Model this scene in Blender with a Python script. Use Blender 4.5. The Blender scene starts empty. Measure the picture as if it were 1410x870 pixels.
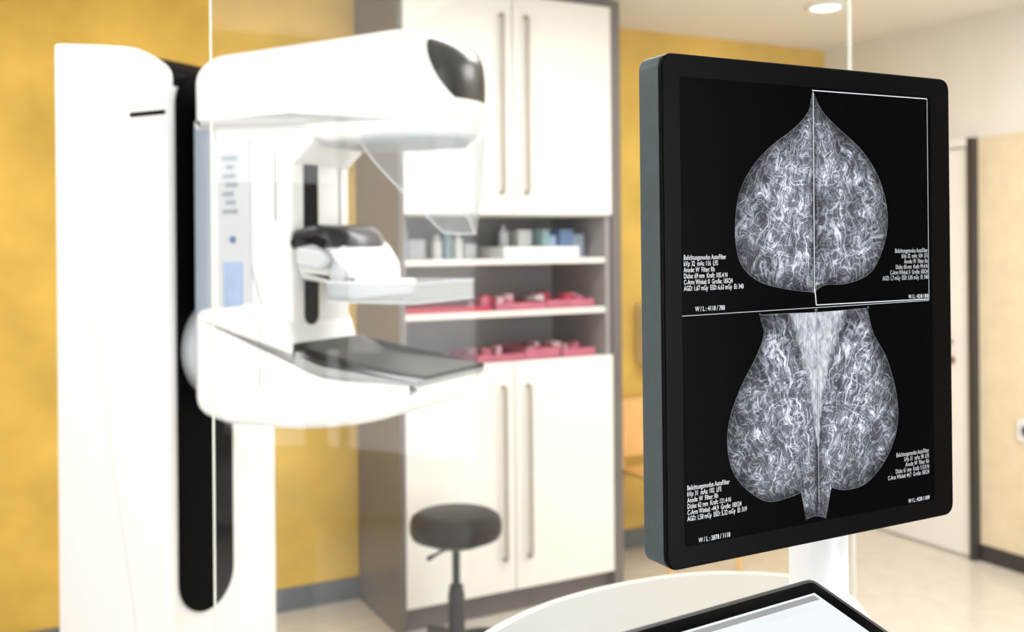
import bpy, math, random
from mathutils import Matrix, Vector
random.seed(3)
scene = bpy.context.scene
COL = scene.collection
try:
    scene.view_settings.view_transform = 'Standard'
except Exception as e:
    print(e)

# ------------------------------------------------------------------ materials
def pmat(name, col, rough=0.5, metal=0.0, spec=0.5, var=0.04, nscale=6.0, bump=0.0, emit=None, estr=0.0, coat=0.0):
    m = bpy.data.materials.new(name); m.use_nodes = True
    nt = m.node_tree; N = nt.nodes; L = nt.links
    b = N['Principled BSDF']
    b.inputs['Roughness'].default_value = rough
    b.inputs['Metallic'].default_value = metal
    b.inputs['Specular IOR Level'].default_value = spec
    b.inputs['Coat Weight'].default_value = coat
    tc = N.new('ShaderNodeTexCoord'); nz = N.new('ShaderNodeTexNoise')
    nz.inputs['Scale'].default_value = nscale; nz.inputs['Detail'].default_value = 5
    L.new(tc.outputs['Object'], nz.inputs['Vector'])
    cr = N.new('ShaderNodeValToRGB')
    cr.color_ramp.elements[0].position = 0.3; cr.color_ramp.elements[1].position = 0.7
    cr.color_ramp.elements[0].color = tuple(c*(1-var) for c in col)+(1,)
    cr.color_ramp.elements[1].color = tuple(min(1, c*(1+var)) for c in col)+(1,)
    L.new(nz.outputs['Fac'], cr.inputs['Fac'])
    L.new(cr.outputs['Color'], b.inputs['Base Color'])
    if bump > 0:
        bp = N.new('ShaderNodeBump'); bp.inputs['Strength'].default_value = bump
        bp.inputs['Distance'].default_value = 0.01
        L.new(nz.outputs['Fac'], bp.inputs['Height']); L.new(bp.outputs['Normal'], b.inputs['Normal'])
    if emit:
        b.inputs['Emission Color'].default_value = emit+(1,)
        b.inputs['Emission Strength'].default_value = estr
    return m

def clearmat(name, tint, haze, hazecol, gloss=0.06):
    m = bpy.data.materials.new(name); m.use_nodes = True
    nt = m.node_tree; N = nt.nodes; L = nt.links
    for n in list(N): N.remove(n)
    out = N.new('ShaderNodeOutputMaterial')
    tr = N.new('ShaderNodeBsdfTransparent'); tr.inputs['Color'].default_value = tint+(1,)
    df = N.new('ShaderNodeBsdfDiffuse'); df.inputs['Color'].default_value = hazecol+(1,)
    gl = N.new('ShaderNodeBsdfGlossy'); gl.inputs['Roughness'].default_value = 0.03
    tl = N.new('ShaderNodeBsdfTranslucent'); tl.inputs['Color'].default_value = hazecol+(1,)
    nz = N.new('ShaderNodeTexNoise'); nz.inputs['Scale'].default_value = 2.0
    mr = N.new('ShaderNodeMapRange'); mr.inputs['To Min'].default_value = haze*0.9; mr.inputs['To Max'].default_value = haze*1.1
    L.new(nz.outputs['Fac'], mr.inputs['Value'])
    md = N.new('ShaderNodeMixShader'); md.inputs[0].default_value = 0.5
    L.new(df.outputs[0], md.inputs[1]); L.new(tl.outputs[0], md.inputs[2])
    m1 = N.new('ShaderNodeMixShader'); L.new(mr.outputs[0], m1.inputs[0])
    L.new(tr.outputs[0], m1.inputs[1]); L.new(md.outputs[0], m1.inputs[2])
    fr = N.new('ShaderNodeLayerWeight'); fr.inputs['Blend'].default_value = 0.25
    ml = N.new('ShaderNodeMath'); ml.operation = 'MULTIPLY'; ml.inputs[1].default_value = gloss*4
    ma = N.new('ShaderNodeMath'); ma.operation = 'ADD'; ma.inputs[1].default_value = gloss*0.5
    L.new(fr.outputs['Fresnel'], ml.inputs[0]); L.new(ml.outputs[0], ma.inputs[0])
    m2 = N.new('ShaderNodeMixShader'); L.new(ma.outputs[0], m2.inputs[0])
    L.new(m1.outputs[0], m2.inputs[1]); L.new(gl.outputs[0], m2.inputs[2])
    L.new(m2.outputs[0], out.inputs[0])
    return m

def emat(name, col, s=1.0):
    m = bpy.data.materials.new(name); m.use_nodes = True
    nt = m.node_tree; N = nt.nodes
    for n in list(N): N.remove(n)
    out = N.new('ShaderNodeOutputMaterial'); e = N.new('ShaderNodeEmission')
    e.inputs[0].default_value = col+(1,); e.inputs[1].default_value = s
    nt.links.new(e.outputs[0], out.inputs[0])
    return m

M = {}
M['yellow'] = pmat('wall_yellow_plaster', (0.74, 0.49, 0.105), 0.7, var=0.17, nscale=3.5, bump=0.1, spec=0.2)
M['wallwhite'] = pmat('wall_white_paint', (0.80, 0.78, 0.73), 0.8, var=0.02, spec=0.2)
M['wallgrey'] = pmat('wall_grey_paint', (0.20, 0.20, 0.20), 0.8, var=0.03, spec=0.2)
M['beige'] = pmat('wall_beige_panel', (0.76, 0.65, 0.46), 0.6, var=0.06, nscale=9)
M['ceil'] = pmat('ceiling_paint', (0.84, 0.82, 0.79), 0.9, var=0.01, spec=0.1)
M['floor'] = pmat('floor_linoleum', (0.66, 0.62, 0.56), 0.22, var=0.06, nscale=12, spec=0.5)
M['bboard'] = pmat('baseboard_grey', (0.14, 0.16, 0.18), 0.5)
M['bbdark'] = pmat('baseboard_dark', (0.04, 0.037, 0.035), 0.5)
M['white'] = pmat('machine_white_shell', (0.85, 0.86, 0.88), 0.3, var=0.01, coat=0.15)
M['offwhite'] = pmat('machine_offwhite', (0.60, 0.63, 0.68), 0.35, var=0.02)
M['seam'] = pmat('seam_grey', (0.28, 0.29, 0.31), 0.5)
M['lightseam'] = pmat('seam_light', (0.45, 0.47, 0.50), 0.5)
M['bluegrey'] = pmat('machine_bluegrey', (0.32, 0.38, 0.46), 0.35, var=0.05)
M['paleblue'] = pmat('display_paleblue', (0.36, 0.48, 0.72), 0.3, var=0.1, nscale=20)
M['black'] = pmat('matte_black', (0.002, 0.002, 0.003), 0.5, var=0.1, spec=0.05)
M['carbon'] = pmat('carbon_plate', (0.016, 0.012, 0.011), 0.3, var=0.3, nscale=25, spec=0.25)
M['darkcap'] = pmat('dark_cap', (0.012, 0.014, 0.018), 0.22, var=0.1, spec=0.35)
M['rim'] = pmat('grey_rim', (0.34, 0.36, 0.38), 0.3)
M['door'] = pmat('cabinet_white_laminate', (0.81, 0.80, 0.775), 0.4, var=0.012)
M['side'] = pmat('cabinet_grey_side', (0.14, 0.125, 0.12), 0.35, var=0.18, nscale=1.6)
M['inside'] = pmat('cabinet_grey_interior', (0.33, 0.315, 0.31), 0.6)
M['shelf'] = pmat('shelf_board', (0.78, 0.75, 0.72), 0.5)
M['handle'] = pmat('handle_bronze', (0.42, 0.37, 0.33), 0.35, metal=0.3)
M['pink'] = pmat('pink_plastic', (0.48, 0.13, 0.20), 0.4, var=0.15, nscale=15)
M['red'] = pmat('red_plastic', (0.48, 0.03, 0.07), 0.4)
M['teal'] = pmat('teal_plastic', (0.24, 0.38, 0.42), 0.4)
M['blue'] = pmat('blue_plastic', (0.12, 0.21, 0.40), 0.4)
M['boxwhite'] = pmat('carton_white', (0.80, 0.82, 0.82), 0.5)
M['boxpink'] = pmat('carton_pink', (0.72, 0.48, 0.52), 0.5)
M['leather'] = pmat('stool_black_vinyl', (0.018, 0.015, 0.014), 0.45, var=0.2, nscale=30, bump=0.1, spec=0.25)
M['steel'] = pmat('steel_dark', (0.03, 0.03, 0.035), 0.35, metal=0.5)
M['slate'] = pmat('monitor_slate_plastic', (0.042, 0.060, 0.073), 0.45, var=0.08, nscale=80, spec=0.3)
M['bezel'] = pmat('monitor_black_bezel', (0.0012, 0.0012, 0.0016), 0.3, var=0.1, spec=0.05)
M['panel'] = pmat('lcd_black_panel', (0.0008, 0.0008, 0.001), 0.25, var=0.1, spec=0.02, emit=(0.5, 0.6, 0.8), estr=0.001)
M['pole'] = pmat('pole_white', (0.78, 0.79, 0.80), 0.35)
M['desk'] = pmat('desk_light_grey', (0.47, 0.485, 0.485), 0.35, var=0.02)
M['deskedge'] = pmat('desk_white_edge', (0.85, 0.85, 0.84), 0.35)
M['tabgrey'] = pmat('touchpanel_grey', (0.07, 0.07, 0.075), 0.35, var=0.05)
M['tabscreen'] = pmat('touchpanel_display', (0.3, 0.32, 0.34), 0.3, var=0.08, nscale=14, emit=(0.85, 0.9, 0.95), estr=0.6)
M['glass'] = clearmat('clear_glass', (0.985, 0.99, 0.985), 0.007, (0.9, 0.9, 0.9), 0.021)
M['glassedge'] = pmat('glass_polished_edge', (0.80, 0.84, 0.82), 0.2)
M['acrylic'] = clearmat('clear_acrylic', (0.86, 0.885, 0.92), 0.20, (0.78, 0.84, 0.92), 0.03)
M['paddle'] = clearmat('paddle_polycarbonate', (0.92, 0.935, 0.95), 0.26, (0.82, 0.86, 0.92), 0.04)
M['orange'] = pmat('chair_orange_ply', (0.78, 0.46, 0.16), 0.45, var=0.1)
M['brass'] = pmat('knob_brass', (0.30, 0.18, 0.08), 0.3, metal=0.7)
M['doorwhite'] = pmat('door_white', (0.86, 0.855, 0.84), 0.45, var=0.01)
M['lamp'] = emat('lamp_glow', (1.0, 0.96, 0.9), 3.0)
M['artwhite'] = emat('screen_white_ink', (0.85, 0.88, 0.93), 1.1)
M['artgrey'] = emat('screen_grey_ink', (0.60, 0.63, 0.67), 1.1)

# ------------------------------------------------------------------ mesh helpers
def empty(name, loc=(0, 0, 0), rz=0.0):
    e = bpy.data.objects.new(name, None); COL.objects.link(e)
    e.location = loc; e.rotation_euler = (0, 0, rz); e.empty_display_size = 0.1
    return e

def add(name, verts, faces, mat, parent=None, smooth=False, angle=40, bevel=0.0, seg=3, flat_caps=False):
    me = bpy.data.meshes.new(name); me.from_pydata(verts, [], faces); me.update()
    o = bpy.data.objects.new(name, me); COL.objects.link(o)
    for mm in (mat if isinstance(mat, (list, tuple)) else [mat]): me.materials.append(mm)
    import bmesh
    bm = bmesh.new(); bm.from_mesh(me); bmesh.ops.recalc_face_normals(bm, faces=bm.faces); bm.to_mesh(me); bm.free()
    if smooth or bevel > 0:
        me.shade_smooth(); me.set_sharp_from_angle(angle=math.radians(angle))
    if flat_caps:
        for p in me.polygons:
            if len(p.vertices) > 4: p.use_smooth = False
    if bevel > 0:
        b = o.modifiers.new('bevel', 'BEVEL'); b.width = bevel; b.segments = seg; b.limit_method = 'ANGLE'
        b.harden_normals = True
    if parent: o.parent = parent
    return o

def box(name, lo, hi, mat, parent=None, bevel=0.0, seg=3):
    x0, y0, z0 = lo; x1, y1, z1 = hi
    v = [(x0,y0,z0),(x1,y0,z0),(x1,y1,z0),(x0,y1,z0),(x0,y0,z1),(x1,y0,z1),(x1,y1,z1),(x0,y1,z1)]
    f = [(0,3,2,1),(4,5,6,7),(0,1,5,4),(1,2,6,5),(2,3,7,6),(3,0,4,7)]
    return add(name, v, f, mat, parent, bevel=bevel, seg=seg)

def lathe(name, prof, mat, parent=None, n=40, loc=(0,0,0), axis='z'):
    """prof: list of (r,z)"""
    v = []; f = []
    for r, z in prof:
        for i in range(n):
            a = 2*math.pi*i/n
            p = (r*math.cos(a), r*math.sin(a), z)
            if axis == 'x': p = (z, p[0], p[1])
            if axis == 'y': p = (p[0], z, p[1])
            v.append((p[0]+loc[0], p[1]+loc[1], p[2]+loc[2]))
    for k in range(len(prof)-1):
        for i in range(n):
            j = (i+1) % n
            f.append((k*n+i, k*n+j, (k+1)*n+j, (k+1)*n+i))
    f.append(tuple(range(n))); f.append(tuple((len(prof)-1)*n+i for i in range(n)))
    return add(name, v, f, mat, parent, smooth=True, angle=35)

def tube(name, pts, r, mat, parent=None, n=12):
    v = []; f = []
    pts = [Vector(p) for p in pts]
    for k, p in enumerate(pts):
        d = (pts[min(k+1, len(pts)-1)]-pts[max(k-1, 0)]).normalized()
        up = Vector((0,0,1)) if abs(d.z) < 0.9 else Vector((1,0,0))
        a = d.cross(up).normalized(); b = d.cross(a)
        rr = r[k] if isinstance(r, (list, tuple)) else r
        for i in range(n):
            t = 2*math.pi*i/n
            v.append(tuple(p+a*rr*math.cos(t)+b*rr*math.sin(t)))
    for k in range(len(pts)-1):
        for i in range(n):
            j = (i+1) % n
            f.append((k*n+i, k*n+j, (k+1)*n+j, (k+1)*n+i))
    f.append(tuple(range(n))); f.append(tuple((len(pts)-1)*n+i for i in range(n)))
    return add(name, v, f, mat, parent, smooth=True, angle=50)

def round_poly(pts, n=8, maxseg=0.03):
    out = []
    P = [Vector((p[0], p[1])) for p in pts]; R = [p[2] if len(p) > 2 else 0 for p in pts]
    k = len(P)
    for i in range(k):
        p, a, b = P[i], P[i-1], P[(i+1) % k]
        la, lb = (a-p).length, (b-p).length
        r = min(R[i], la*0.49, lb*0.49)
        if r <= 1e-5: out.append(p.copy()); continue
        A = p+(a-p).normalized()*r; B = p+(b-p).normalized()*r
        for s in range(n+1):
            t = s/n
            out.append(A*(1-t)**2+p*2*t*(1-t)+B*t*t)
    res = []
    for i in range(len(out)):
        a, b = out[i], out[(i+1) % len(out)]
        d = (b-a).length
        if d < 1e-6: continue
        m = max(1, int(math.ceil(d/maxseg)))
        for s in range(m): res.append(a.lerp(b, s/m))
    return res

def loft(name, prof, g0, g1, er, mat, parent, deform=None, plane='xz', mid=8, n=8, maxseg=0.03, angle=40):
    """extrude rounded profile laterally with soft edges. plane xz -> lateral axis y; xy -> lateral axis z"""
    P = round_poly(prof, n, maxseg); K = len(P)
    area = sum(P[i].x*P[(i+1)%K].y-P[(i+1)%K].x*P[i].y for i in range(K))
    if area < 0: P.reverse()
    nrm = []
    for i in range(K):
        e1 = (P[i]-P[i-1]).normalized(); e2 = (P[(i+1)%K]-P[i]).normalized()
        n1 = Vector((e1.y, -e1.x)); n2 = Vector((e2.y, -e2.x))
        nn = (n1+n2); nn = nn.normalized() if nn.length > 1e-6 else n1
        c = max(0.5, nn.dot(n1)); nrm.append(nn/c)
    E = 6; sl = []
    if er > 0:
        sl = [(g0+er*(1-math.cos(math.pi/2*i/E)), er*(1-math.sin(math.pi/2*i/E))) for i in range(E)]
    for i in range(mid+1): sl.append((g0+er+(g1-g0-2*er)*i/mid, 0.0))
    if er > 0:
        sl += [(g1-er*(1-math.cos(math.pi/2*i/E)), er*(1-math.sin(math.pi/2*i/E))) for i in reversed(range(E))]
    gc = (g0+g1)/2; hw = (g1-g0)/2
    V = []; F = []
    for g, o in sl:
        for i in range(K):
            q = P[i]-nrm[i]*o
            x, z, y = q.x, q.y, g
            if deform: x, y, z = deform(x, y, z, (g-gc)/hw)
            V.append((x, y, z) if plane == 'xz' else (x, z, y))
    for s in range(len(sl)-1):
        for i in range(K):
            j = (i+1) % K
            F.append((s*K+i, s*K+j, (s+1)*K+j, (s+1)*K+i))
    F.append(tuple(range(K))); F.append(tuple((len(sl)-1)*K+i for i in range(K)))
    return add(name, V, F, mat, parent, smooth=True, angle=angle, flat_caps=True)

# ------------------------------------------------------------------ room shell
A0, A1, B0, B1, H = -1.9, 4.235, -1.9, 4.16, 2.62
box('floor', (A0-0.1, B0-0.1, -0.1), (A1+0.1, B1+0.1, 0), M['floor'])
box('ceiling', (A0-0.1, B0-0.1, H), (A1+0.1, B1+0.1, H+0.1), M['ceil'])
box('wall_back', (A0-0.1, B1, 0), (A1+0.1, B1+0.1, H), M['yellow'])
box('wall_right', (A1, B0-0.1, 0), (A1+0.1, B1, H), M['wallwhite'])
box('wall_left', (A0-0.1, B0-0.1, 0), (A0, B1, H), M['wallwhite'])
box('wall_front', (A0, B0-0.1, 0), (A1, B0, H), M['wallgrey'])
box('baseboard_back', (A0, B1-0.015, 0), (A1, B1, 0.095), M['bboard'], bevel=0.003)
box('baseboard_right', (A1-0.02, B0, 0), (A1, 3.17, 0.08), M['bbdark'], bevel=0.003)
box('trim_1', (A1-0.012, B0, 0.08), (A1, 3.17, 2.03), M['beige'])

d = empty('door_1', (A1, 3.6, 0))
box('leaf', (-0.03, -0.39, 0.008), (-0.004, 0.44, 1.985), M['doorwhite'], d, bevel=0.004)
box('frame_near', (-0.05, -0.43, 0), (-0.001, -0.395, 2.03), M['bbdark'], d, bevel=0.003)
box('frame_far', (-0.05, 0.445, 0), (-0.001, 0.50, 2.03), M['doorwhite'], d, bevel=0.003)
box('frame_top', (-0.05, -0.395, 1.99), (-0.001, 0.445, 2.03), M['doorwhite'], d, bevel=0.003)
lathe('knob', [(0.008, 0), (0.008, -0.03), (0.022, -0.035), (0.026, -0.05), (0.018, -0.062)], M['brass'], d, 24, (-0.03, -0.29, 1.04), 'x')
lathe('lock', [(0.02, 0), (0.02, -0.012), (0.012, -0.015)], M['brass'], d, 24, (-0.03, -0.29, 0.95), 'x')

sw = empty('wall_socket', (A1-0.012, 2.92, 0.66))
box('plate', (-0.012, -0.05, -0.05), (0, 0.05, 0.05), M['boxwhite'], sw, bevel=0.004)
lathe('insert', [(0.032, 0), (0.032, -0.003), (0.026, -0.004), (0.024, 0.002)], M['offwhite'], sw, 24, (-0.012, 0, 0), 'x')

# ceiling fittings
dl = empty('ceiling_downlight', (3.43, 3.36, H))
lathe('ring', [(0.09, 0), (0.09, -0.012), (0.072, -0.014), (0.070, -0.004)], M['boxwhite'], dl, 40)
lathe('lens', [(0.069, -0.004), (0.05, -0.010), (0.01, -0.012)], M['lamp'], dl, 40)
def added_panel(a, b, sx, sy, pw):  # panels added out of view to bring the room up to brightness
    p = empty('added_light_panel', (a, b, H))
    box('housing', (-sx/2-0.03, -sy/2-0.03, -0.03), (sx/2+0.03, sy/2+0.03, 0), M['boxwhite'], p, bevel=0.004)
    l = bpy.data.lights.new('added_panel_lamp', 'AREA'); l.shape = 'RECTANGLE'; l.size = sx; l.size_y = sy
    l.energy = pw; l.color = (1.0, 0.98, 0.95)
    o = bpy.data.objects.new('added_panel_lamp', l); COL.objects.link(o); o.parent = p; o.location = (0, 0, -0.035)
added_panel(-0.6, 0.6, 1.2, 1.2, 21)
added_panel(1.7, 2.5, 1.2, 0.6, 24)
added_panel(3.2, 1.6, 1.2, 1.2, 50)
added_panel(1.2, -0.8, 1.2, 1.2, 17)
added_panel(-0.5, 2.8, 1.2, 0.6, 15)

# added windows out of view, carrying area lights for soft fill
def fill_window(name, loc, rz, wd_, ht, en):
    w = empty(name, loc, rz)   # local +x points into the room
    y, z = wd_/2, ht/2
    for nm, lo, hi in (('frame_bottom', (0, -y-.07, -z-.07), (0.05, y+.07, -z)), ('frame_top', (0, -y-.07, z), (0.05, y+.07, z+.07)),
                       ('frame_l', (0, -y-.07, -z), (0.05, -y, z)), ('frame_r', (0, y, -z), (0.05, y+.07, z)),
                       ('mullion', (0, -0.025, -z), (0.05, 0.025, z))):
        box(nm, lo, hi, M['boxwhite'], w, bevel=0.004)
    l = bpy.data.lights.new('window_fill', 'AREA'); l.shape = 'RECTANGLE'; l.size = ht; l.size_y = wd_; l.energy = en; l.color = (0.95, 0.97, 1.0)
    o = bpy.data.objects.new('window_fill', l); COL.objects.link(o); o.parent = w; o.location = (0.015, 0, 0); o.rotation_euler = (0, -math.pi/2, 0)
fill_window('fill_window_1', (A0, 1.0, 1.45), 0, 2.0, 1.5, 32)  # unseen, added at the left to flatten the lighting
fill_window('fill_window_2', (1.78, B0, 1.22), math.pi/2, 1.64, 2.1, 74)  # unseen, added to mirror a bright rectangle in the glass, plus frontal fill

# ------------------------------------------------------------------ storage cabinet
C0, C1, CF, CB = 1.439, 2.45, 3.66, 4.14
c = empty('storage_cabinet', ((C0+C1)/2, CF, 0))
cx = (C0+C1)/2
def cb(n, a0, b0, z0, a1, b1, z1, m, bv=0.002): return box(n, (a0-cx, b0-CF, z0), (a1-cx, b1-CF, z1), m, c, bevel=bv)
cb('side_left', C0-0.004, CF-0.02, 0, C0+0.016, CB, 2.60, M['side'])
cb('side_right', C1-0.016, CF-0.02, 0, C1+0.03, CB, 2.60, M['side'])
cb('back', C0+0.016, CB-0.012, 0.1, C1-0.016, CB, 2.59, M['inside'])
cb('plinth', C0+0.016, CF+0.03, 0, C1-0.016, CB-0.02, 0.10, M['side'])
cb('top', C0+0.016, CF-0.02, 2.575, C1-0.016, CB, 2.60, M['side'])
cb('carcass_lower', C0+0.016, CF+0.002, 0.10, C1-0.016, CB-0.012, 1.045, M['door'])
cb('carcass_upper', C0+0.016, CF+0.002, 1.655, C1-0.016, CB-0.012, 2.575, M['door'])
cb('lining_left', C0+0.016, CF+0.0, 1.045, C0+0.03, CB-0.012, 1.655, M['inside'])
cb('lining_right', C1-0.04, CF+0.0, 1.045, C1-0.016, CB-0.012, 1.655, M['inside'])
cb('shelf_1', C0+0.03, CF+0.005, 1.235, C1-0.04, CB-0.012, 1.26, M['shelf'])
cb('shelf_2', C0+0.03, CF+0.005, 1.452, C1-0.04, CB-0.012, 1.476, M['shelf'])
cm = cx
for nm, a0, a1 in (('l', C0+0.018, cm-0.002), ('r', cm+0.002, C1-0.018)):
    cb('door_lower_'+nm, a0, CF-0.02, 0.105, a1, CF, 1.05, M['door'], 0.003)
    cb('door_upper_'+nm, a0, CF-0.02, 1.66, a1, CF, 2.57, M['door'], 0.003)
for s, nm in ((-1, 'l'), (1, 'r')):
    a = s*0.058
    for z0, z1, q in ((0.22, 0.97, 'low'), (1.73, 2.50, 'up')):
        tube('handle_%s_%s' % (q, nm), [(a, -0.02, z0+0.02), (a, -0.045, z0+0.02), (a, -0.05, z0+0.025), (a, -0.05, z1-0.025), (a, -0.045, z1-0.02), (a, -0.02, z1-0.02)], 0.008, M['handle'], c, 10)

# shelf contents
sb = empty('medical_supply_boxes', (cx, CF+0.2, 1.476))
def sx(n, a0, b0, z0, a1, b1, z1, m, bv=0.004): return box(n, (a0-cx, b0-CF-0.2, z0-1.476), (a1-cx, b1-CF-0.2, z1-1.476), m, sb, bevel=bv)
sx('flat_carton', 1.93, 3.70, 1.477, 2.30, 3.98, 1.525, M['boxwhite'])
sx('carton_a', 2.08, 3.85, 1.526, 2.15, 3.97, 1.60, M['boxwhite'])
sx('carton_teal', 2.16, 3.78, 1.526, 2.20, 3.95, 1.60, M['teal'])
sx('carton_blue', 2.25, 3.78, 1.526, 2.32, 3.95, 1.60, M['blue'])
sx('carton_b', 2.205, 3.80, 1.526, 2.245, 3.95, 1.575, M['paleblue'])
sx('carton_e', 2.325, 3.80, 1.477, 2.39, 3.97, 1.58, M['bluegrey'])
sx('carton_c', 1.50, 3.85, 1.477, 1.56, 4.05, 1.60, M['bluegrey'])
sx('carton_d', 1.58, 3.90, 1.477, 1.66, 4.02, 1.56, M['offwhite'])
sx('carton_f', 1.84, 3.90, 1.477, 1.90, 4.02, 1.54, M['offwhite'])
for i, (a, h, mk_) in enumerate([(1.70, 0.10, 'boxwhite'), (1.75, 0.13, 'teal'), (1.80, 0.11, 'boxwhite'), (2.02, 0.09, 'offwhite')]):
    lathe('bottle_%d' % i, [(0.02, 0), (0.021, 0.004), (0.021, h*0.7), (0.009, h*0.82), (0.009, h)], M[mk_], sb, 20, (a-cx, 0.02, 0.001 if i < 3 else 0.05))
tr = empty('plastic_tray_stack', (cx, CF+0.2, 1.26))
def tray(a0, a1, b0, b1, z, h, m, n):
    t = 0.006
    def q(nn, lo, hi): box(nn, (lo[0]-cx, lo[1]-CF-0.2, lo[2]-1.26), (hi[0]-cx, hi[1]-CF-0.2, hi[2]-1.26), m, tr, bevel=0.002)
    q(n+'_base', (a0, b0, z), (a1, b1, z+t))
    q(n+'_front', (a0, b0, z+t), (a1, b0+t, z+h)); q(n+'_rear', (a0, b1-t, z+t), (a1, b1, z+h))
    q(n+'_l', (a0, b0+t, z+t), (a0+t, b1-t, z+h)); q(n+'_r', (a1-t, b0+t, z+t), (a1, b1-t, z+h))
tray(1.48, 1.86, 3.68, 3.95, 1.261, 0.02, M['red'], 'tray_red')
tray(1.88, 2.12, 3.68, 3.98, 1.261, 0.028, M['pink'], 'tray_p1')
tray(2.13, 2.37, 3.69, 3.98, 1.261, 0.034, M['pink'], 'tray_p2')
tray(1.80, 2.02, 3.69, 3.98, 1.046, 0.03, M['pink'], 'tray_p3')
tray(2.03, 2.20, 3.70, 3.98, 1.046, 0.045, M['pink'], 'tray_p4')
tray(2.21, 2.38, 3.70, 3.98, 1.046, 0.035, M['pink'], 'tray_p5')
for i in range(34):
    a = random.uniform(1.82, 2.33); z = (1.268, 1.053)[i % 2]
    w_ = random.uniform(0.02, 0.05); y_ = random.uniform(-0.12, 0.02)
    box('item_%d' % i, (a-cx, y_, z-1.26), (a+w_-cx, y_+0.06, z+random.uniform(0.025, 0.055)-1.26), random.choice([M['boxpink'], M['boxwhite'], M['pink'], M['red'], M['boxpink']]), tr, bevel=0.004)

# ------------------------------------------------------------------ wall items right of cabinet
pd = empty('paper_towel_dispenser', (3.03, B1, 1.08))
M['dispenser'] = pmat('dispenser_cream', (0.80, 0.66, 0.38), 0.5)
loft('shell', [(-0.12, -0.16, 0.02), (0.12, -0.16, 0.02), (0.12, 0.16, 0.04), (-0.12, 0.16, 0.04)], -0.12, -0.001, 0.012, M['dispenser'], pd)
box('slot', (-0.08, -0.122, -0.14), (0.08, -0.118, -0.12), M['seam'], pd)
ch = empty('visitor_chair', (2.90, 3.80, 0))
loft('seat', [(-0.21, -0.22, 0.05), (0.21, -0.22, 0.05), (0.20, 0.2, 0.04), (-0.20, 0.2, 0.04)], 0.44, 0.455, 0.004, M['orange'], ch, plane='xy')
loft('backrest', [(-0.21, 0.50, 0.05), (0.21, 0.50, 0.05), (0.20, 0.78, 0.06), (-0.20, 0.78, 0.06)], 0.205, 0.22, 0.004, M['orange'], ch)
for i, (x, y) in enumerate([(-0.19, -0.19), (0.19, -0.19)]):
    tube('leg_front_%d' % i, [(x*1.05, y*1.05, 0), (x, y, 0.44)], 0.011, M['orange'], ch)
for i, x in enumerate((-0.18, 0.18)):
    tube('leg_rear_%d' % i, [(x, 0.24, 0), (x, 0.19, 0.44), (x, 0.232, 0.60), (x, 0.235, 0.74)], 0.011, M['orange'], ch)

# ------------------------------------------------------------------ stool
st = empty('rolling_stool', (1.50, 3.27, 0))
lathe('seat', [(0.02, 0.475), (0.13, 0.478), (0.158, 0.487), (0.166, 0.505), (0.167, 0.53), (0.160, 0.555), (0.14, 0.568), (0.10, 0.574), (0.01, 0.577)], M['leather'], st, 64)
lathe('seat_pan', [(0.03, 0.45), (0.10, 0.462), (0.13, 0.478)], M['steel'], st, 40)
lathe('gas_lift', [(0.030, 0.09), (0.030, 0.28), (0.026, 0.29), (0.026, 0.31), (0.014, 0.312), (0.014, 0.455)], M['steel'], st, 24)
tube('lever', [(-0.02, -0.01, 0.452), (-0.09, -0.05, 0.452), (-0.14, -0.075, 0.447)], [0.005, 0.005, 0.009], M['steel'], st)
for i in range(5):
    a = 2*math.pi*i/5+0.3; ca, sa = math.cos(a), math.sin(a)
    tube('foot_%d' % i, [(0.0, 0, 0.12), (0.12*ca, 0.12*sa, 0.105), (0.25*ca, 0.25*sa, 0.07)], [0.026, 0.02, 0.014], M['steel'], st)
    lathe('caster_%d' % i, [(0.012, -0.013), (0.026, -0.012), (0.028, 0), (0.026, 0.012), (0.012, 0.013)], M['black'], st, 20, (0.25*ca, 0.25*sa, 0.028), 'x')
    tube('caster_stem_%d' % i, [(0.25*ca, 0.25*sa, 0.03), (0.25*ca, 0.25*sa, 0.075)], 0.006, M['steel'], st)

# ------------------------------------------------------------------ mammography machine (local x = forward, y = lateral)
mm = empty('mammography_machine', (0.428, 2.603, 0), math.radians(-56))
# column
loft('column_side_cover', [(-0.415, 0.0), (0.0, 0.0, 0.01), (0.0, 1.92, 0.02), (0.0, 1.985, 0.09), (-0.10, 2.045, 0.1), (-0.28, 2.07, 0.05), (-0.415, 2.085, 0.012)], -0.03, 0.0, 0.01, M['white'], mm, mid=2)
loft('column_body', [(-0.405, 0.0), (-0.035, 0.0, 0.01), (-0.035, 1.93, 0.02), (-0.05, 1.985, 0.08), (-0.12, 2.03, 0.1), (-0.28, 2.055, 0.05), (-0.405, 2.07, 0.02)], 0.0, 0.41, 0.02, M['white'], mm, mid=4)
cy_ = 0.128
capv = [(cy_+0.095*math.cos(math.pi*i/16), 1.90+0.095*math.sin(math.pi*i/16)) for i in range(17)] + [(cy_+0.095*math.cos(math.pi+math.pi*i/16), 0.675+0.095*math.sin(math.pi+math.pi*i/16)) for i in range(17)]
n = len(capv)
V = [(-0.036, y, z) for y, z in capv]+[(-0.026, y, z) for y, z in capv]
F = [tuple(range(n)), tuple(range(n, 2*n))]+[(i, (i+1) % n, n+(i+1) % n, n+i) for i in range(n)]
add('column_track', V, F, M['black'], mm, bevel=0.003)
loft('column_shoulder', [(-0.20, 1.95), (-0.034, 1.95, 0.005), (-0.034, 1.99, 0.05), (-0.12, 2.036, 0.05), (-0.20, 2.046)], 0.001, 0.30, 0.005, M['black'], mm, mid=2)
box('cover_slot', (-0.125, -0.0325, 1.868), (-0.002, -0.028, 1.880), M['black'], mm, bevel=0.001)
box('base_plate', (-0.45, -0.06, 0), (0.25, 0.45, 0.03), M['offwhite'], mm, bevel=0.01)
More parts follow.
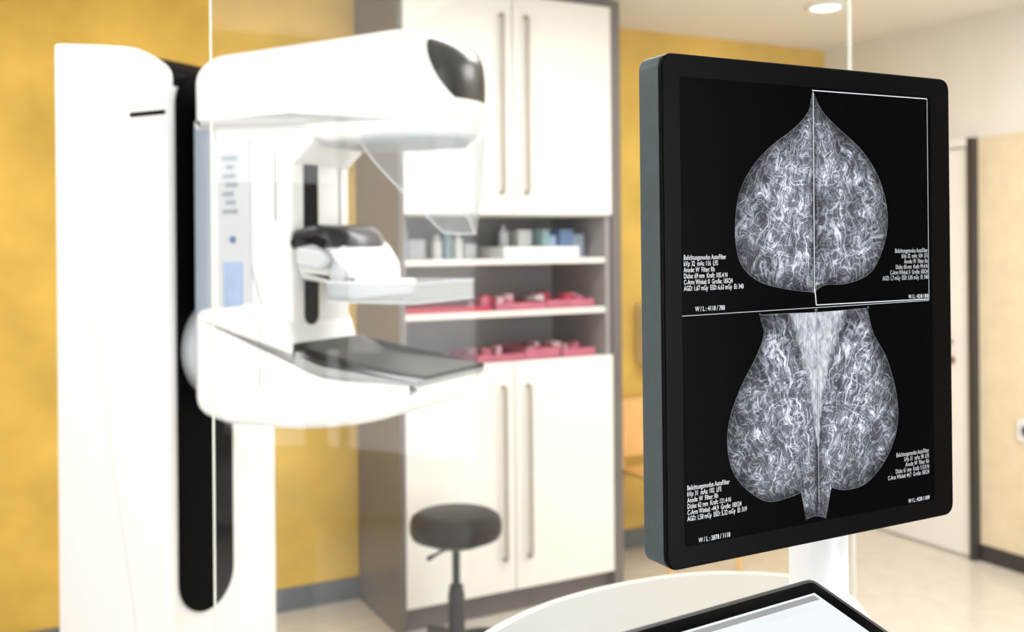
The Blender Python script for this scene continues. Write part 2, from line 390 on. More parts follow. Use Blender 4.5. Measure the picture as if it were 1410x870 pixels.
# rotation hub between column and gantry
lathe('rotation_hub', [(0.10, -0.034), (0.135, -0.03), (0.14, 0.01), (0.12, 0.03), (0.10, 0.05)], M['offwhite'], mm, 48, (0, 0.175, 1.27), 'x')
box('back_panel', (0.012, 0.045, 1.22), (0.075, 0.285, 1.86), M['bluegrey'], mm, bevel=0.012)
# spine
loft('gantry_spine', [(0.06, 1.15, 0.01), (0.33, 1.15, 0.01), (0.33, 1.87, 0.01), (0.06, 1.87, 0.01)], 0.05, 0.28, 0.012, M['white'], mm)
loft('gantry_neck', [(0.28, 1.73), (0.325, 1.73, 0.01), (0.41, 1.80, 0.03), (0.41, 1.87), (0.28, 1.87)], 0.052, 0.278, 0.012, M['white'], mm)
box('spine_side_panel', (0.098, 0.044, 1.33), (0.205, 0.06, 1.80), M['offwhite'], mm, bevel=0.004)
box('spine_display', (0.118, 0.041, 1.36), (0.18, 0.05, 1.50), M['paleblue'], mm, bevel=0.002)
for i in range(7):
    box('spine_label_%d' % i, (0.118+0.01*(i % 2), 0.042, 1.62+i*0.022), (0.165-0.006*(i % 3), 0.05, 1.630+i*0.022), M['bluegrey'], mm)
lathe('spine_button', [(0.009, 0.0), (0.008, -0.006), (0.003, -0.007)], M['blue'], mm, 20, (0.150, 0.045, 1.555), 'y')
box('spine_slot', (0.279, 0.0475, 1.60), (0.285, 0.052, 1.77), M['lightseam'], mm, bevel=0.001)
cv = [(0.122+0.026*math.cos(math.pi*i/12), 1.745+0.026*math.sin(math.pi*i/12)) for i in range(13)] + [(0.122+0.026*math.cos(math.pi+math.pi*i/12), 1.37+0.026*math.sin(math.pi+math.pi*i/12)) for i in range(13)]
n = len(cv)
V = [(0.325, y, z) for y, z in cv]+[(0.334, y, z) for y, z in cv]
F = [tuple(range(n)), tuple(range(n, 2*n))]+[(i, (i+1) % n, n+(i+1) % n, n+i) for i in range(n)]
add('compression_track', V, F, M['black'], mm, bevel=0.002)
box('spine_front_line', (0.328, 0.235, 1.42), (0.333, 0.24, 1.74), M['lightseam'], mm)

# tube head: shell material with dark front cap
hm = bpy.data.materials.new('tube_head_shell'); hm.use_nodes = True
nt = hm.node_tree; N = nt.nodes; L = nt.links; bs = N['Principled BSDF']
bs.inputs['Roughness'].default_value = 0.28; bs.inputs['Coat Weight'].default_value = 0.1
def math_(op, a, b=None, clamp=False):
    q = N.new('ShaderNodeMath'); q.operation = op; q.use_clamp = clamp
    for i, x in enumerate((a, b)):
        if x is None: continue
        if isinstance(x, (int, float)): q.inputs[i].default_value = x
        else: L.new(x, q.inputs[i])
    return q.outputs[0]
tc = N.new('ShaderNodeTexCoord'); sp = N.new('ShaderNodeSeparateXYZ'); L.new(tc.outputs['Object'], sp.inputs[0])
dz = math_('DIVIDE', math_('SUBTRACT', 2.018, sp.outputs['Z']), 0.148)
thr = math_('ADD', 0.712, math_('MULTIPLY', math_('POWER', math_('MAXIMUM', dz, 0.0), 1.8), 0.050))
over = math_('SUBTRACT', sp.outputs['X'], thr)
m1 = math_('GREATER_THAN', over, 0.0)
m2 = math_('GREATER_THAN', sp.outputs['Z'], 1.868)
mk = math_('MULTIPLY', m1, m2)
mx = N.new('ShaderNodeMixRGB'); L.new(mk, mx.inputs[0])
mx.inputs[1].default_value = (0.85, 0.86, 0.88, 1); mx.inputs[2].default_value = (0.008, 0.010, 0.013, 1)
L.new(mx.outputs[0], bs.inputs['Base Color'])
def headdef(x, y, z, t):
    k = max(0, min(1, (x-0.50)/0.30))
    return (x-0.075*abs(t)**2.6*k, y, z)
loft('tube_head', [(0.02, 1.825, 0.01), (0.36, 1.825, 0.03), (0.415, 1.782, 0.03), (0.745, 1.782, 0.03), (0.770, 1.82, 0.03), (0.780, 1.90, 0.04), (0.768, 1.985, 0.06), (0.69, 2.028, 0.08), (0.08, 2.018, 0.05), (0.02, 1.98, 0.04)], 0.035, 0.295, 0.03, hm, mm, deform=headdef, mid=12, maxseg=0.02)
loft('tube_head_underplate', [(0.42, 1.772), (0.73, 1.772), (0.74, 1.784), (0.41, 1.784)], 0.06, 0.27, 0.004, M['rim'], mm, deform=lambda x, y, z, t: (x-0.06*abs(t)**2.6*max(0, min(1, (x-0.5)/0.3)), y, z))
# face shield: curved clear sheet
def shield_pt(s):
    pts = [(0.55, 0.034), (0.65, 0.036), (0.725, 0.052), (0.765, 0.098), (0.778, 0.165), (0.765, 0.232), (0.725, 0.278), (0.65, 0.294), (0.55, 0.296)]
    x = s*(len(pts)-1); i = min(int(x), len(pts)-2); f = x-i
    return (pts[i][0]*(1-f)+pts[i+1][0]*f, pts[i][1]*(1-f)+pts[i+1][1]*f)
V = []; F = []; ns, nv = 48, 8; edge = []
for i in range(ns+1):
    s = i/ns; x, y = shield_pt(s)
    dr = 0.012+0.215*min(1, (math.sin(math.pi*s))**0.85*1.12)
    for j in range(nv+1):
        t = j/nv; z = 1.79-dr*t
        V.append((x-0.02*t*t, 0.165+(y-0.165)*(1-0.20*t), z))
    edge.append(V[-1])
for i in range(ns):
    for j in range(nv):
        a = i*(nv+1)+j; F.append((a, a+1, a+nv+2, a+nv+1))
add('face_shield', V, F, M['acrylic'], mm, smooth=True)
M['acrylicedge'] = pmat('acrylic_polished_edge', (0.62, 0.68, 0.74), 0.25)
tube('face_shield_edge', edge, 0.0016, M['acrylicedge'], mm, 6)

# detector / bucky housing
loft('bucky_housing', [(0.02, 1.38, 0.03), (0.02, 1.12, 0.07), (0.11, 1.096, 0.06), (0.36, 1.098, 0.1), (0.56, 1.13, 0.1), (0.703, 1.178, 0.02), (0.712, 1.245, 0.008), (0.44, 1.256, 0.04), (0.35, 1.285, 0.05), (0.325, 1.37, 0.03), (0.20, 1.40, 0.02)], 0.03, 0.30, 0.028, M['white'], mm, maxseg=0.02)
loft('bucky_rim', [(0.355, 1.255, 0.01), (0.44, 1.232, 0.03), (0.713, 1.226, 0.005), (0.717, 1.244, 0.004), (0.44, 1.262, 0.03), (0.36, 1.29, 0.01)], 0.022, 0.308, 0.006, M['rim'], mm, maxseg=0.02)
loft('bucky_tabletop', [(0.345, 1.27, 0.01), (0.44, 1.248, 0.03), (0.716, 1.238, 0.003), (0.718, 1.250, 0.003), (0.44, 1.272, 0.03), (0.35, 1.31, 0.01)], 0.028, 0.302, 0.006, M['carbon'], mm, maxseg=0.02)
box('housing_seam', (0.245, 0.0288, 1.12), (0.2467, 0.04, 1.34), M['lightseam'], mm)

# compression unit
loft('compression_carriage', [(0.33, 1.455, 0.01), (0.33, 1.545, 0.01), (0.44, 1.56, 0.03), (0.485, 1.54, 0.03), (0.515, 1.50, 0.03), (0.53, 1.475, 0.02), (0.535, 1.44, 0.005), (0.43, 1.435, 0.02), (0.38, 1.45, 0.03)], 0.055, 0.275, 0.02, M['white'], mm,
     deform=lambda x, y, z, t: (x-0.03*abs(t)**3*max(0, min(1, (x-0.4)/0.1)), 0.165+(y-0.165)*(1-0.25*max(0, min(1, (1.50-z)/0.05))), z))
loft('compression_cap', [(0.325, 1.530, 0.01), (0.33, 1.575, 0.015), (0.41, 1.592, 0.03), (0.465, 1.574, 0.03), (0.492, 1.530, 0.012), (0.42, 1.545, 0.02)], 0.043, 0.27, 0.018, M['darkcap'], mm,
     deform=lambda x, y, z, t: (x-0.05*abs(t)**3*max(0, min(1, (x-0.4)/0.1)), y, z))
loft('compression_handle', [(0.35, 1.49, 0.02), (0.43, 1.48, 0.02), (0.45, 1.505, 0.02), (0.43, 1.53, 0.02), (0.36, 1.535, 0.02)], 0.033, 0.06, 0.01, M['offwhite'], mm, mid=2)
lathe('compression_knob', [(0.026, 0.0), (0.028, -0.006), (0.026, -0.02), (0.02, -0.024)], M['offwhite'], mm, 32, (0.455, 0.085, 1.475), 'y')
loft('paddle_bracket', [(0.44, 1.415, 0.01), (0.53, 1.415, 0.01), (0.535, 1.455, 0.01), (0.44, 1.455, 0.01)], 0.045, 0.285, 0.006, M['white'], mm, mid=2)
px0, px1, py0, py1, pz0, pz1, tt = 0.45, 0.69, 0.032, 0.298, 1.408, 1.452, 0.003
box('paddle_base', (px0, py0, pz0), (px1, py1, pz0+tt), M['paddle'], mm)
box('paddle_near', (px0, py0, pz0+tt), (px1, py0+tt, pz1), M['paddle'], mm)
box('paddle_far', (px0, py1-tt, pz0+tt), (px1, py1, pz1), M['paddle'], mm)
box('paddle_front', (px1-tt, py0+tt, pz0+tt), (px1, py1-tt, pz1), M['paddle'], mm)
box('paddle_rear', (px0, py0+tt, pz0+tt), (px0+tt, py1-tt, pz1), M['paddle'], mm)
tube('paddle_rim', [(px0, py0, pz1), (px1, py0, pz1), (px1, py1, pz1), (px0, py1, pz1)], 0.0022, M['acrylicedge'], mm, 6)
tube('paddle_rim_low', [(px0, py0, pz0), (px1, py0, pz0), (px1, py1, pz0)], 0.0018, M['acrylicedge'], mm, 6)

# ------------------------------------------------------------------ glass radiation shield
gl = empty('glass_screen', (1.106, 1.75, 0))
box('pane', (-0.757, -0.004, 0.02), (0.757, 0.004, 2.35), M['glass'], gl)
box('edge_l', (-0.7595, -0.0042, 0.02), (-0.757, 0.0042, 2.35), M['glassedge'], gl)
box('edge_r', (0.757, -0.0042, 0.02), (0.7595, 0.0042, 2.35), M['glassedge'], gl)
box('edge_top', (-0.757, -0.0042, 2.35), (0.757, 0.0042, 2.3525), M['glassedge'], gl)
box('floor_rail', (-0.76, -0.02, 0), (0.76, 0.02, 0.04), M['steel'], gl, bevel=0.003)

# ------------------------------------------------------------------ console desk
dk = empty('console_desk', (0.75, 1.0, 0))
out = [(0.20, 0.70), (0.30, 0.98), (0.43, 1.18), (0.54, 1.29), (0.656, 1.363), (0.75, 1.412), (0.841, 1.442), (0.95, 1.456), (1.057, 1.451), (1.13, 1.435), (1.19, 1.408), (1.26, 1.355), (1.29, 1.30), (1.29, 1.22), (1.22, 1.10), (1.12, 0.95), (1.02, 0.80), (0.92, 0.66), (0.80, 0.57), (0.55, 0.52), (0.32, 0.56)]
def catmull(P, n=6, closed=True):
    res = []; K = len(P)
    for i in range(K):
        p0, p1, p2, p3 = [Vector(P[(i+j-1) % K]) for j in range(4)]
        for s in range(n):
            t = s/n
            res.append(0.5*((2*p1)+(-p0+p2)*t+(2*p0-5*p1+4*p2-p3)*t*t+(-p0+3*p1-3*p2+p3)*t*t*t))
    return res
oc = catmull(out, 5)
def plate(name, pts, z0, z1, mat, parent, ox, oy, inset=0.0, bevel=0.0):
    K = len(pts); c0 = sum(pts, Vector((0, 0)))/K
    Q = []
    for i in range(K):
        t = (pts[(i+1) % K]-pts[i-1]).normalized(); nn = Vector((t.y, -t.x))
        if nn.dot(pts[i]-c0) < 0: nn = -nn
        Q.append(pts[i]-nn*inset)
    V = [(q.x-ox, q.y-oy, z0) for q in Q]+[(q.x-ox, q.y-oy, z1) for q in Q]
    F = [tuple(range(K)), tuple(range(K, 2*K))]+[(i, (i+1) % K, K+(i+1) % K, K+i) for i in range(K)]
    return add(name, V, F, mat, parent, bevel=bevel)
plate('desk_top', oc, 0.915, 0.945, M['deskedge'], dk, 0.75, 1.0, 0.0, 0.006)
plate('desk_inlay', oc, 0.944, 0.9475, M['desk'], dk, 0.75, 1.0, 0.022)
for i, (x, y) in enumerate([(-0.30, -0.30), (0.02, -0.33), (0.34, 0.25), (-0.10, 0.25)]):
    lathe('leg_%d' % i, [(0.035, 0), (0.035, 0.01), (0.022, 0.015), (0.022, 0.914)], M['pole'], dk, 24, (x, y, 0))

# ------------------------------------------------------------------ touch panel on desk
tp = empty('touch_control_panel', (0.733, 0.743, 1.203))
tp.rotation_euler = (math.radians(15.5), 0, math.radians(33-28))
TW, TH = 0.38, 0.27
loft('casing', [(-TW, 0, 0.012), (0, 0, 0.012), (0, -TH, 0.012), (-TW, -TH, 0.012)], -0.022, 0.0, 0.004, M['tabgrey'], tp, plane='xy')
loft('bezel', [(-TW+0.008, -0.008, 0.006), (-0.008, -0.008, 0.006), (-0.008, -TH+0.008, 0.006), (-TW+0.008, -TH+0.008, 0.006)], -0.002, 0.001, 0.0005, M['bezel'], tp, plane='xy')
box('display', (-TW+0.024, -TH+0.024, 0.0012), (-0.024, -0.024, 0.0016), M['tabscreen'], tp)
box('display_header', (-TW+0.028, -0.034, 0.0016), (-0.028, -0.027, 0.0018), M['seam'], tp)
for i in range(3):
    box('display_window_%d' % i, (-TW+0.04+0.105*i, -0.11, 0.0016), (-TW+0.135+0.105*i, -0.045, 0.0018), M['artwhite'], tp)
base = box('stand', (-0.24, -0.19, -0.20), (-0.14, -0.10, -0.02), M['tabgrey'], tp, bevel=0.008)
base.rotation_euler = (math.radians(-15.5), 0, 0)
box('stand_foot', (-0.27, -0.23, -0.2545), (-0.11, -0.07, -0.19), M['tabgrey'], tp, bevel=0.01).rotation_euler = (math.radians(-15.5), 0, 0)

# ------------------------------------------------------------------ diagnostic monitor
MX, MY, MZ = 0.7335, 0.731, 1.4776
mo = empty('medical_monitor', (MX, MY, MZ)); mo.rotation_euler = (0, math.radians(-0.25), 0)
W2, H2 = 0.1915, 0.235
loft('shell', [(-W2, -H2, 0.014), (W2, -H2, 0.014), (W2, H2, 0.014), (-W2, H2, 0.014)], 0.0, 0.034, 0.003, M['slate'], mo)
loft('front_bezel', [(-W2, -H2, 0.014), (W2, -H2, 0.014), (W2, H2, 0.014), (-W2, H2, 0.014)], -0.003, 0.004, 0.002, M['bezel'], mo)
loft('rear_cover', [(-0.13, -0.17, 0.02), (0.13, -0.17, 0.02), (0.13, 0.17, 0.02), (-0.13, 0.17, 0.02)], 0.030, 0.046, 0.008, M['slate'], mo)
SX0, SX1, SZ0, SZ1 = -0.171, 0.161, -0.215, 0.214
box('lcd_panel', (SX0, -0.0034, SZ0), (SX1, -0.0028, SZ1), M['panel'], mo)

# The displayed radiograph: artwork drawn flat on the LCD. Points were digitised from
# the reference picture of the display and are rectified here to metres on the panel plane.
def art(u, v):
    u0 = u-(v-335)*0.012; v0 = v+(u-705)*0.012
    r = (u0-705)/1371; Y = 0.728/(0.88295-0.46947*r)
    return (Y*(0.46947+0.88295*r)-MX, 1.54-(v0-335)/1371*Y-MZ)

def lobe_mat(name, seed, dens, nip):
    """fibro-glandular tissue: thin strands fanning out from the nipple + fine web + soft density"""
    m = bpy.data.materials.new(name); m.use_nodes = True
    nt = m.node_tree; N = nt.nodes; L = nt.links
    for q in list(N): N.remove(q)
    def mt(op, a, b=None, clamp=False):
        q = N.new('ShaderNodeMath'); q.operation = op; q.use_clamp = clamp
        for i, x in enumerate((a, b)):
            if x is None: continue
            if isinstance(x, (int, float)): q.inputs[i].default_value = x
            else: L.new(x, q.inputs[i])
        return q.outputs[0]
    out = N.new('ShaderNodeOutputMaterial'); e = N.new('ShaderNodeEmission'); L.new(e.outputs[0], out.inputs[0])
    tc = N.new('ShaderNodeTexCoord'); mp = N.new('ShaderNodeMapping'); mp.inputs['Location'].default_value = (seed, 0, seed*1.3)
    L.new(tc.outputs['Object'], mp.inputs[0])
    at = N.new('ShaderNodeAttribute'); at.attribute_name = 'rim'; rim = at.outputs['Fac']
    nx, nz_ = art(*nip)
    so = N.new('ShaderNodeSeparateXYZ'); L.new(tc.outputs['Object'], so.inputs[0])
    wn = N.new('ShaderNodeTexNoise'); wn.inputs['Scale'].default_value = 50; wn.inputs['Detail'].default_value = 2
    L.new(mp.outputs[0], wn.inputs['Vector'])
    sw_ = N.new('ShaderNodeSeparateColor'); L.new(wn.outputs['Color'], sw_.inputs[0])
    wx = mt('MULTIPLY', mt('SUBTRACT', sw_.outputs[0], 0.5), 0.024); wz = mt('MULTIPLY', mt('SUBTRACT', sw_.outputs[1], 0.5), 0.024)
    px = mt('ADD', mt('SUBTRACT', so.outputs['X'], nx), wx); pz = mt('ADD', mt('SUBTRACT', so.outputs['Z'], nz_), wz)
    rho = mt('SQRT', mt('ADD', mt('MULTIPLY', px, px), mt('MULTIPLY', pz, pz)))
    ang = mt('ARCTAN2', px, mt('ABSOLUTE', pz))
    def comb(a, b, off=0.0):
        c_ = N.new('ShaderNodeCombineXYZ'); L.new(a, c_.inputs[0]); L.new(b, c_.inputs[1]); c_.inputs[2].default_value = seed+off; return c_.outputs[0]
    def ridge(vec, scale, detail, width, dist=0.0, centre=0.5):
        q = N.new('ShaderNodeTexNoise'); q.inputs['Scale'].default_value = scale; q.inputs['Detail'].default_value = detail
        q.inputs['Distortion'].default_value = dist; q.inputs['Roughness'].default_value = 0.4
        L.new(vec, q.inputs['Vector'])
        return mt('SUBTRACT', 1.0, mt('DIVIDE', mt('ABSOLUTE', mt('SUBTRACT', q.outputs['Fac'], centre)), width), True)
    def noi(scale, detail=3):
        q = N.new('ShaderNodeTexNoise'); q.inputs['Scale'].default_value = scale; q.inputs['Detail'].default_value = detail
        L.new(mp.outputs[0], q.inputs['Vector']); return q.outputs['Fac']
    def fam(ka, kr, width, dist, centre, off):
        return ridge(comb(mt('MULTIPLY', ang, ka), mt('MULTIPLY', rho, kr), off), 1.0, 2, width, dist, centre)
    b1 = mt('MULTIPLY', mt('SUBTRACT', noi(60), 0.38), 4.0, True)
    b2 = mt('MULTIPLY', mt('SUBTRACT', noi(90), 0.40), 4.5, True)
    b3 = mt('SUBTRACT', 1.0, b1)
    terms = [(fam(12, 14, 0.028, 0.15, 0.50, 0), b1, 0.50), (fam(20, 24, 0.034, 0.15, 0.47, 5), b2, 0.36),
             (fam(16, 18, 0.024, 0.15, 0.54, 9), 0.8, 0.32), (fam(2.0, 95, 0.026, 0.2, 0.50, 13), b3, 0.42),
             (fam(3.5, 150, 0.034, 0.2, 0.53, 17), b2, 0.32), (fam(30, 45, 0.040, 0.2, 0.50, 21), b1, 0.26),
             (ridge(mp.outputs[0], 85, 2, 0.016, 0.6), 0.8, 0.40)]
    v = None
    for s_, mk_, k_ in terms:
        w_ = mt('MULTIPLY', mt('MULTIPLY', mt('POWER', s_, 1.2), mk_), k_)
        v = w_ if v is None else mt('ADD', v, w_)
    big = mt('MULTIPLY', mt('SUBTRACT', noi(34, 5), 0.38), 3.4, True)
    fine = mt('MULTIPLY', mt('SUBTRACT', noi(350, 2), 0.3), 0.04)
    core = mt('SUBTRACT', 1.0, mt('POWER', rim, 4.0), True)
    cloud = mt('MULTIPLY', mt('MULTIPLY', mt('ADD', 0.30, mt('MULTIPLY', big, 0.9)), core), 0.085*dens)
    v = mt('ADD', mt('MULTIPLY', v, mt('ADD', 0.42, mt('MULTIPLY', big, 0.75))), mt('MULTIPLY', fine, core))
    v = mt('MULTIPLY', v, mt('ADD', 0.16, mt('MULTIPLY', core, 0.90)))
    v = mt('ADD', mt('ADD', v, cloud), 0.014)
    v = mt('ADD', v, mt('MULTIPLY', mt('GREATER_THAN', rim, 0.989), 0.045))
    cc = N.new('ShaderNodeCombineColor')
    L.new(mt('MULTIPLY', v, 0.88), cc.inputs[0]); L.new(mt('MULTIPLY', v, 0.93), cc.inputs[1]); L.new(mt('MULTIPLY', v, 1.06), cc.inputs[2])
    L.new(cc.outputs[0], e.inputs[0]); e.inputs[1].default_value = 2.0
    return m

def lobe(name, pts, cen, mat, y=-0.0038, n=5, rings=16):
    Q = []
    for p in pts:
        a = Vector(art(p[0], p[1]))
        if len(p) > 2: Q += [a, a+Vector((1e-6, 1e-6))]
        else: Q.append(a)
    oc = catmull(Q, n); cc = Vector(art(*cen)); K = len(oc)
    V = [(cc.x, y, cc.y)]; rim = [0.0]; F = []
    ts = sorted([(i/rings)**0.8 for i in range(1, rings)]+[0.975, 0.988, 1.0])
    for t in ts:
        for q in oc:
            V.append((cc.x+(q.x-cc.x)*t, y, cc.y+(q.y-cc.y)*t)); rim.append(t)
    for i in range(K): F.append((0, 1+i, 1+(i+1) % K))
    for k in range(len(ts)-1):
        for i in range(K):
            j = (i+1) % K
            F.append((1+k*K+i, 1+k*K+j, 1+(k+1)*K+j, 1+(k+1)*K+i))
    me = bpy.data.meshes.new(name); me.from_pydata(V, [], F); me.update()
    a = me.attributes.new('rim', 'FLOAT', 'POINT'); a.data.foreach_set('value', rim)
    o = bpy.data.objects.new(name, me); COL.objects.link(o); me.materials.append(mat); o.parent = mo
    return o
lobe('scan_cc_left', [(1118, 124, 1), (1112, 152), (1092, 175), (1060, 200), (1035, 228), (1018, 262), (1012, 300), (1013, 338), (1022, 366), (1045, 386), (1080, 396), (1120, 401, 1), (1120, 380), (1120, 300), (1119.5, 220), (1119, 160)], (1090, 310), lobe_mat('radiograph_1', 0.0, 1.1, (1118, 110)))
lobe('scan_cc_right', [(1119, 124, 1), (1131, 150), (1152, 173), (1185, 204), (1208, 240), (1220, 280), (1221, 315), (1212, 350), (1196, 376), (1165, 389), (1135, 391), (1121, 401, 1), (1120.5, 380), (1120.5, 300), (1120, 220), (1119.5, 160)], (1148, 305), lobe_mat('radiograph_2', 3.1, 1.1, (1120, 110)))
lobe('scan_mlo_left', [(1048, 431, 1), (1051, 458), (1040, 490), (1020, 530), (1005, 572), (1001, 610), (1009, 648), (1030, 674), (1058, 689), (1090, 682), (1108, 676), (1119, 690), (1111, 713, 1), (1123, 708, 1), (1125, 680), (1125, 600), (1124, 500), (1123, 428, 1), (1090, 429)], (1088, 595), lobe_mat('radiograph_3', 7.7, 1.0, (1118, 715)))
lobe('scan_mlo_right', [(1124, 428, 1), (1125, 500), (1126, 600), (1126, 680), (1124, 708, 1), (1136, 711, 1), (1128, 688), (1134, 668), (1160, 673), (1187, 667), (1208, 648), (1226, 618), (1236, 580), (1234, 540), (1221, 492), (1202, 456), (1194, 422, 1), (1160, 425)], (1160, 575), lobe_mat('radiograph_4', 11.3, 1.0, (1126, 715)))
# pectoral muscle wedges: bright along the chest-wall axis, dissolving into the tissue at the outer edge
pm_ = bpy.data.materials.new('pectoral_bright'); pm_.use_nodes = True
N = pm_.node_tree.nodes; L = pm_.node_tree.links
for q in list(N): N.remove(q)
out_ = N.new('ShaderNodeOutputMaterial'); e_ = N.new('ShaderNodeEmission'); t_ = N.new('ShaderNodeBsdfTransparent'); mxs = N.new('ShaderNodeMixShader')
nz_ = N.new('ShaderNodeTexNoise'); nz_.inputs['Scale'].default_value = 190; nz_.inputs['Detail'].default_value = 5; nz_.inputs['Distortion'].default_value = 0.8
mp_ = N.new('ShaderNodeMapping'); mp_.inputs['Scale'].default_value = (1.3, 1, 0.55)
tc_ = N.new('ShaderNodeTexCoord'); L.new(tc_.outputs['Object'], mp_.inputs[0]); L.new(mp_.outputs[0], nz_.inputs['Vector'])
cr_ = N.new('ShaderNodeValToRGB'); L.new(nz_.outputs['Fac'], cr_.inputs[0]); L.new(cr_.outputs[0], e_.inputs[0])
cr_.color_ramp.elements[0].position = 0.28; cr_.color_ramp.elements[0].color = (0.26, 0.28, 0.33, 1)
cr_.color_ramp.elements[1].position = 0.70; cr_.color_ramp.elements[1].color = (0.88, 0.91, 0.97, 1)
fa_ = N.new('ShaderNodeAttribute'); fa_.attribute_name = 'fade'
ml_ = N.new('ShaderNodeMath'); ml_.operation = 'MULTIPLY'; ml_.inputs[1].default_value = 3.2; L.new(fa_.outputs['Fac'], ml_.inputs[0])
ad_ = N.new('ShaderNodeMath'); ad_.operation = 'ADD'; ad_.use_clamp = True; L.new(ml_.outputs[0], ad_.inputs[0])
sb_ = N.new('ShaderNodeMath'); sb_.operation = 'SUBTRACT'; L.new(nz_.outputs['Fac'], sb_.inputs[0]); sb_.inputs[1].default_value = 0.55; L.new(sb_.outputs[0], ad_.inputs[1])
L.new(ad_.outputs[0], mxs.inputs[0]); L.new(t_.outputs[0], mxs.inputs[1]); L.new(e_.outputs[0], mxs.inputs[2]); L.new(mxs.outputs[0], out_.inputs[0])
def pect(name, axis, outer):
    K = len(axis); V = []; fade = []; F = []; C = 6
    for (a, o_) in zip(axis, outer):
        A = Vector(art(*a)); O = Vector(art(*o_))
        for j in range(C+1):
            q = A.lerp(O, j/C); V.append((q.x, -0.0041, q.y)); fade.append(1-j/C)
    for i in range(K-1):
        for j in range(C):
            F.append((i*(C+1)+j, i*(C+1)+j+1, (i+1)*(C+1)+j+1, (i+1)*(C+1)+j))
    me = bpy.data.meshes.new(name); me.from_pydata(V, [], F); me.update()
    at = me.attributes.new('fade', 'FLOAT', 'POINT'); at.data.foreach_set('value', [f*(1.0 if i//(C+1) < K-2 else 0.5) for i, f in enumerate(fade)])
    me.materials.append(pm_); ob = bpy.data.objects.new(name, me); COL.objects.link(ob); ob.parent = mo
pect('scan_pectoral_left', [(1123, 428), (1123.5, 455), (1124, 485), (1124.5, 530), (1125, 575), (1125.5, 612)], [(1081, 430), (1090, 456), (1101, 486), (1112, 532), (1119, 578), (1124, 612)])
pect('scan_pectoral_right', [(1124, 428), (1124.5, 455), (1125, 485), (1125.5, 530), (1126, 575), (1126.5, 612)], [(1168, 425), (1158, 456), (1147, 488), (1136, 532), (1130, 578), (1127.5, 612)])

def stroke(name, p, q, w, mat, y=-0.0044):
    a, b = Vector(art(*p)), Vector(art(*q)); t = (b-a).normalized(); nn = Vector((-t.y, t.x))*w/2
    add(name, [(v_.x, y, v_.y) for v_ in (a+nn, b+nn, b-nn, a-nn)], [(0, 1, 2, 3)], mat, mo)
stroke('line_top', (1117, 123), (1275, 135), 0.0009, M['artwhite'])
stroke('line_right', (1275, 135), (1278, 410), 0.0007, M['artgrey'])
stroke('line_bottom', (1278, 410), (1123, 418), 0.0009, M['artwhite'])
stroke('line_stem', (1123, 418), (1121, 396), 0.0012, M['artwhite'])
stroke('line_cc_axis', (1118.5, 126), (1120.5, 400), 0.0009, M['artwhite'])
stroke('line_mlo_axis', (1123.5, 430), (1127, 690), 0.0006, M['artgrey'])
stroke('line_divider', (938, 433), (1278, 412), 0.0006, M['artgrey'])

def text(name, body, u, v, size=0.0064, sx=0.66, align='LEFT', mat='artwhite', sp=0.88):
    cu = bpy.data.curves.new(name, 'FONT'); cu.body = body; cu.size = size; cu.align_x = align; cu.align_y = 'TOP'
    cu.space_line = sp; cu.resolution_u = 2
    cu.offset = 0.00007
    o = bpy.data.objects.new(name, cu); COL.objects.link(o); cu.materials.append(M[mat])
    o.parent = mo; x, z = art(u, v); o.location = (x, -0.0046, z); o.rotation_euler = (math.pi/2, 0, 0); o.scale = (sx, 1, 1)
text('text_cc_left', "Belichtungsmodus AutoFilter\nkVp: 32  mAs: 116  LFS\nAnode: W  Filter: Rh\nDicke: 69 mm  Kraft: 105.4 N\nC-Arm Winkel: 0  Große: 18X24\nAGD: 1,67 mGy  ESD: 6,63 mGy  EI: 348", 940, 348)
text('text_cc_right', "Belichtungsmodus AutoFilter\nkVp: 32  mAs: 104  LFS\nAnode: W  Filter: Rh\nDicke: 68 mm  Kraft: 99.4 N\nC-Arm Winkel: 0  Große: 18X24\nAGD: 1,7 mGy  ESD: 5,85 mGy  EI: 348", 1276, 339, align='RIGHT', mat='artgrey')
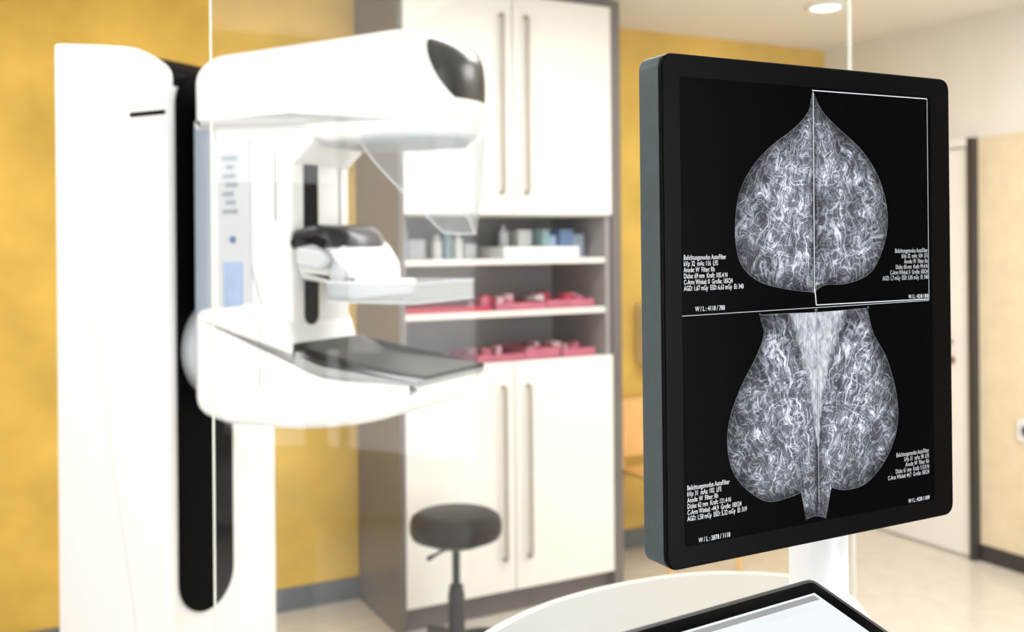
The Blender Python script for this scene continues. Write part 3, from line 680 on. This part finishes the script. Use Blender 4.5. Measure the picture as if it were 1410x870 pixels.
text('text_mlo_left', "Belichtungsmodus AutoFilter\nkVp: 31  mAs: 102  LFS\nAnode: W  Filter: Rh\nDicke: 62 mm  Kraft: 121.4 N\nC-Arm Winkel: -44,9  Große: 18X24\nAGD: 1,58 mGy  ESD: 5,32 mGy  EI: 319", 945, 665)
text('text_mlo_right', "Belichtungsmodus AutoFilter\nkVp: 31  mAs: 98  LFS\nAnode: W  Filter: Rh\nDicke: 61 mm  Kraft: 113.0 N\nC-Arm Winkel: 44,7  Große: 18X24", 1278, 614, align='RIGHT', mat='artgrey')
text('text_wl_1', "W / L : 4118 / 788", 956, 419, 0.0062, 0.75)
text('text_wl_2', "W / L : 4218 / 800", 1277, 402, 0.0058, 0.7, 'RIGHT')
text('text_wl_3', "W / L : 2878 / 1118", 961, 737, 0.0062, 0.75)
text('text_wl_4', "W / L : 4238 / 1009", 1279, 679, 0.0058, 0.7, 'RIGHT')

# support column of monitor (stands on the desk)
ox, oy, oz = 0.81-MX, 0.812-MY, 0.9475-MZ
lathe('stand_post', [(0.0315, 0.0), (0.0315, 0.52), (0.028, 0.53)], M['pole'], mo, 40, (ox, oy, oz))
lathe('stand_foot', [(0.075, 0.001), (0.075, 0.008), (0.06, 0.014), (0.033, 0.016)], M['pole'], mo, 40, (ox, oy, oz))
box('stand_mount', (ox-0.06, oy-0.040, oz+0.40), (ox+0.06, oy-0.028, oz+0.52), M['steel'], mo, bevel=0.004)

# ------------------------------------------------------------------ world & camera
wd = bpy.data.worlds.new('world'); scene.world = wd; wd.use_nodes = True
wd.node_tree.nodes['Background'].inputs[0].default_value = (0.9, 0.93, 1, 1)
wd.node_tree.nodes['Background'].inputs[1].default_value = 0.6

cd = bpy.data.cameras.new('camera'); co = bpy.data.objects.new('camera', cd); COL.objects.link(co)
cd.lens = 35; cd.sensor_width = 36; cd.shift_y = -0.0709; cd.clip_start = 0.05
rot = Matrix.Rotation(math.radians(-28), 4, 'Z') @ Matrix.Rotation(math.radians(90), 4, 'X') @ Matrix.Rotation(-0.008, 4, 'Z')
co.matrix_world = Matrix.Translation((0, 0, 1.54)) @ rot
cd.dof.use_dof = True; cd.dof.focus_distance = 0.98; cd.dof.aperture_fstop = 4.8
scene.camera = co
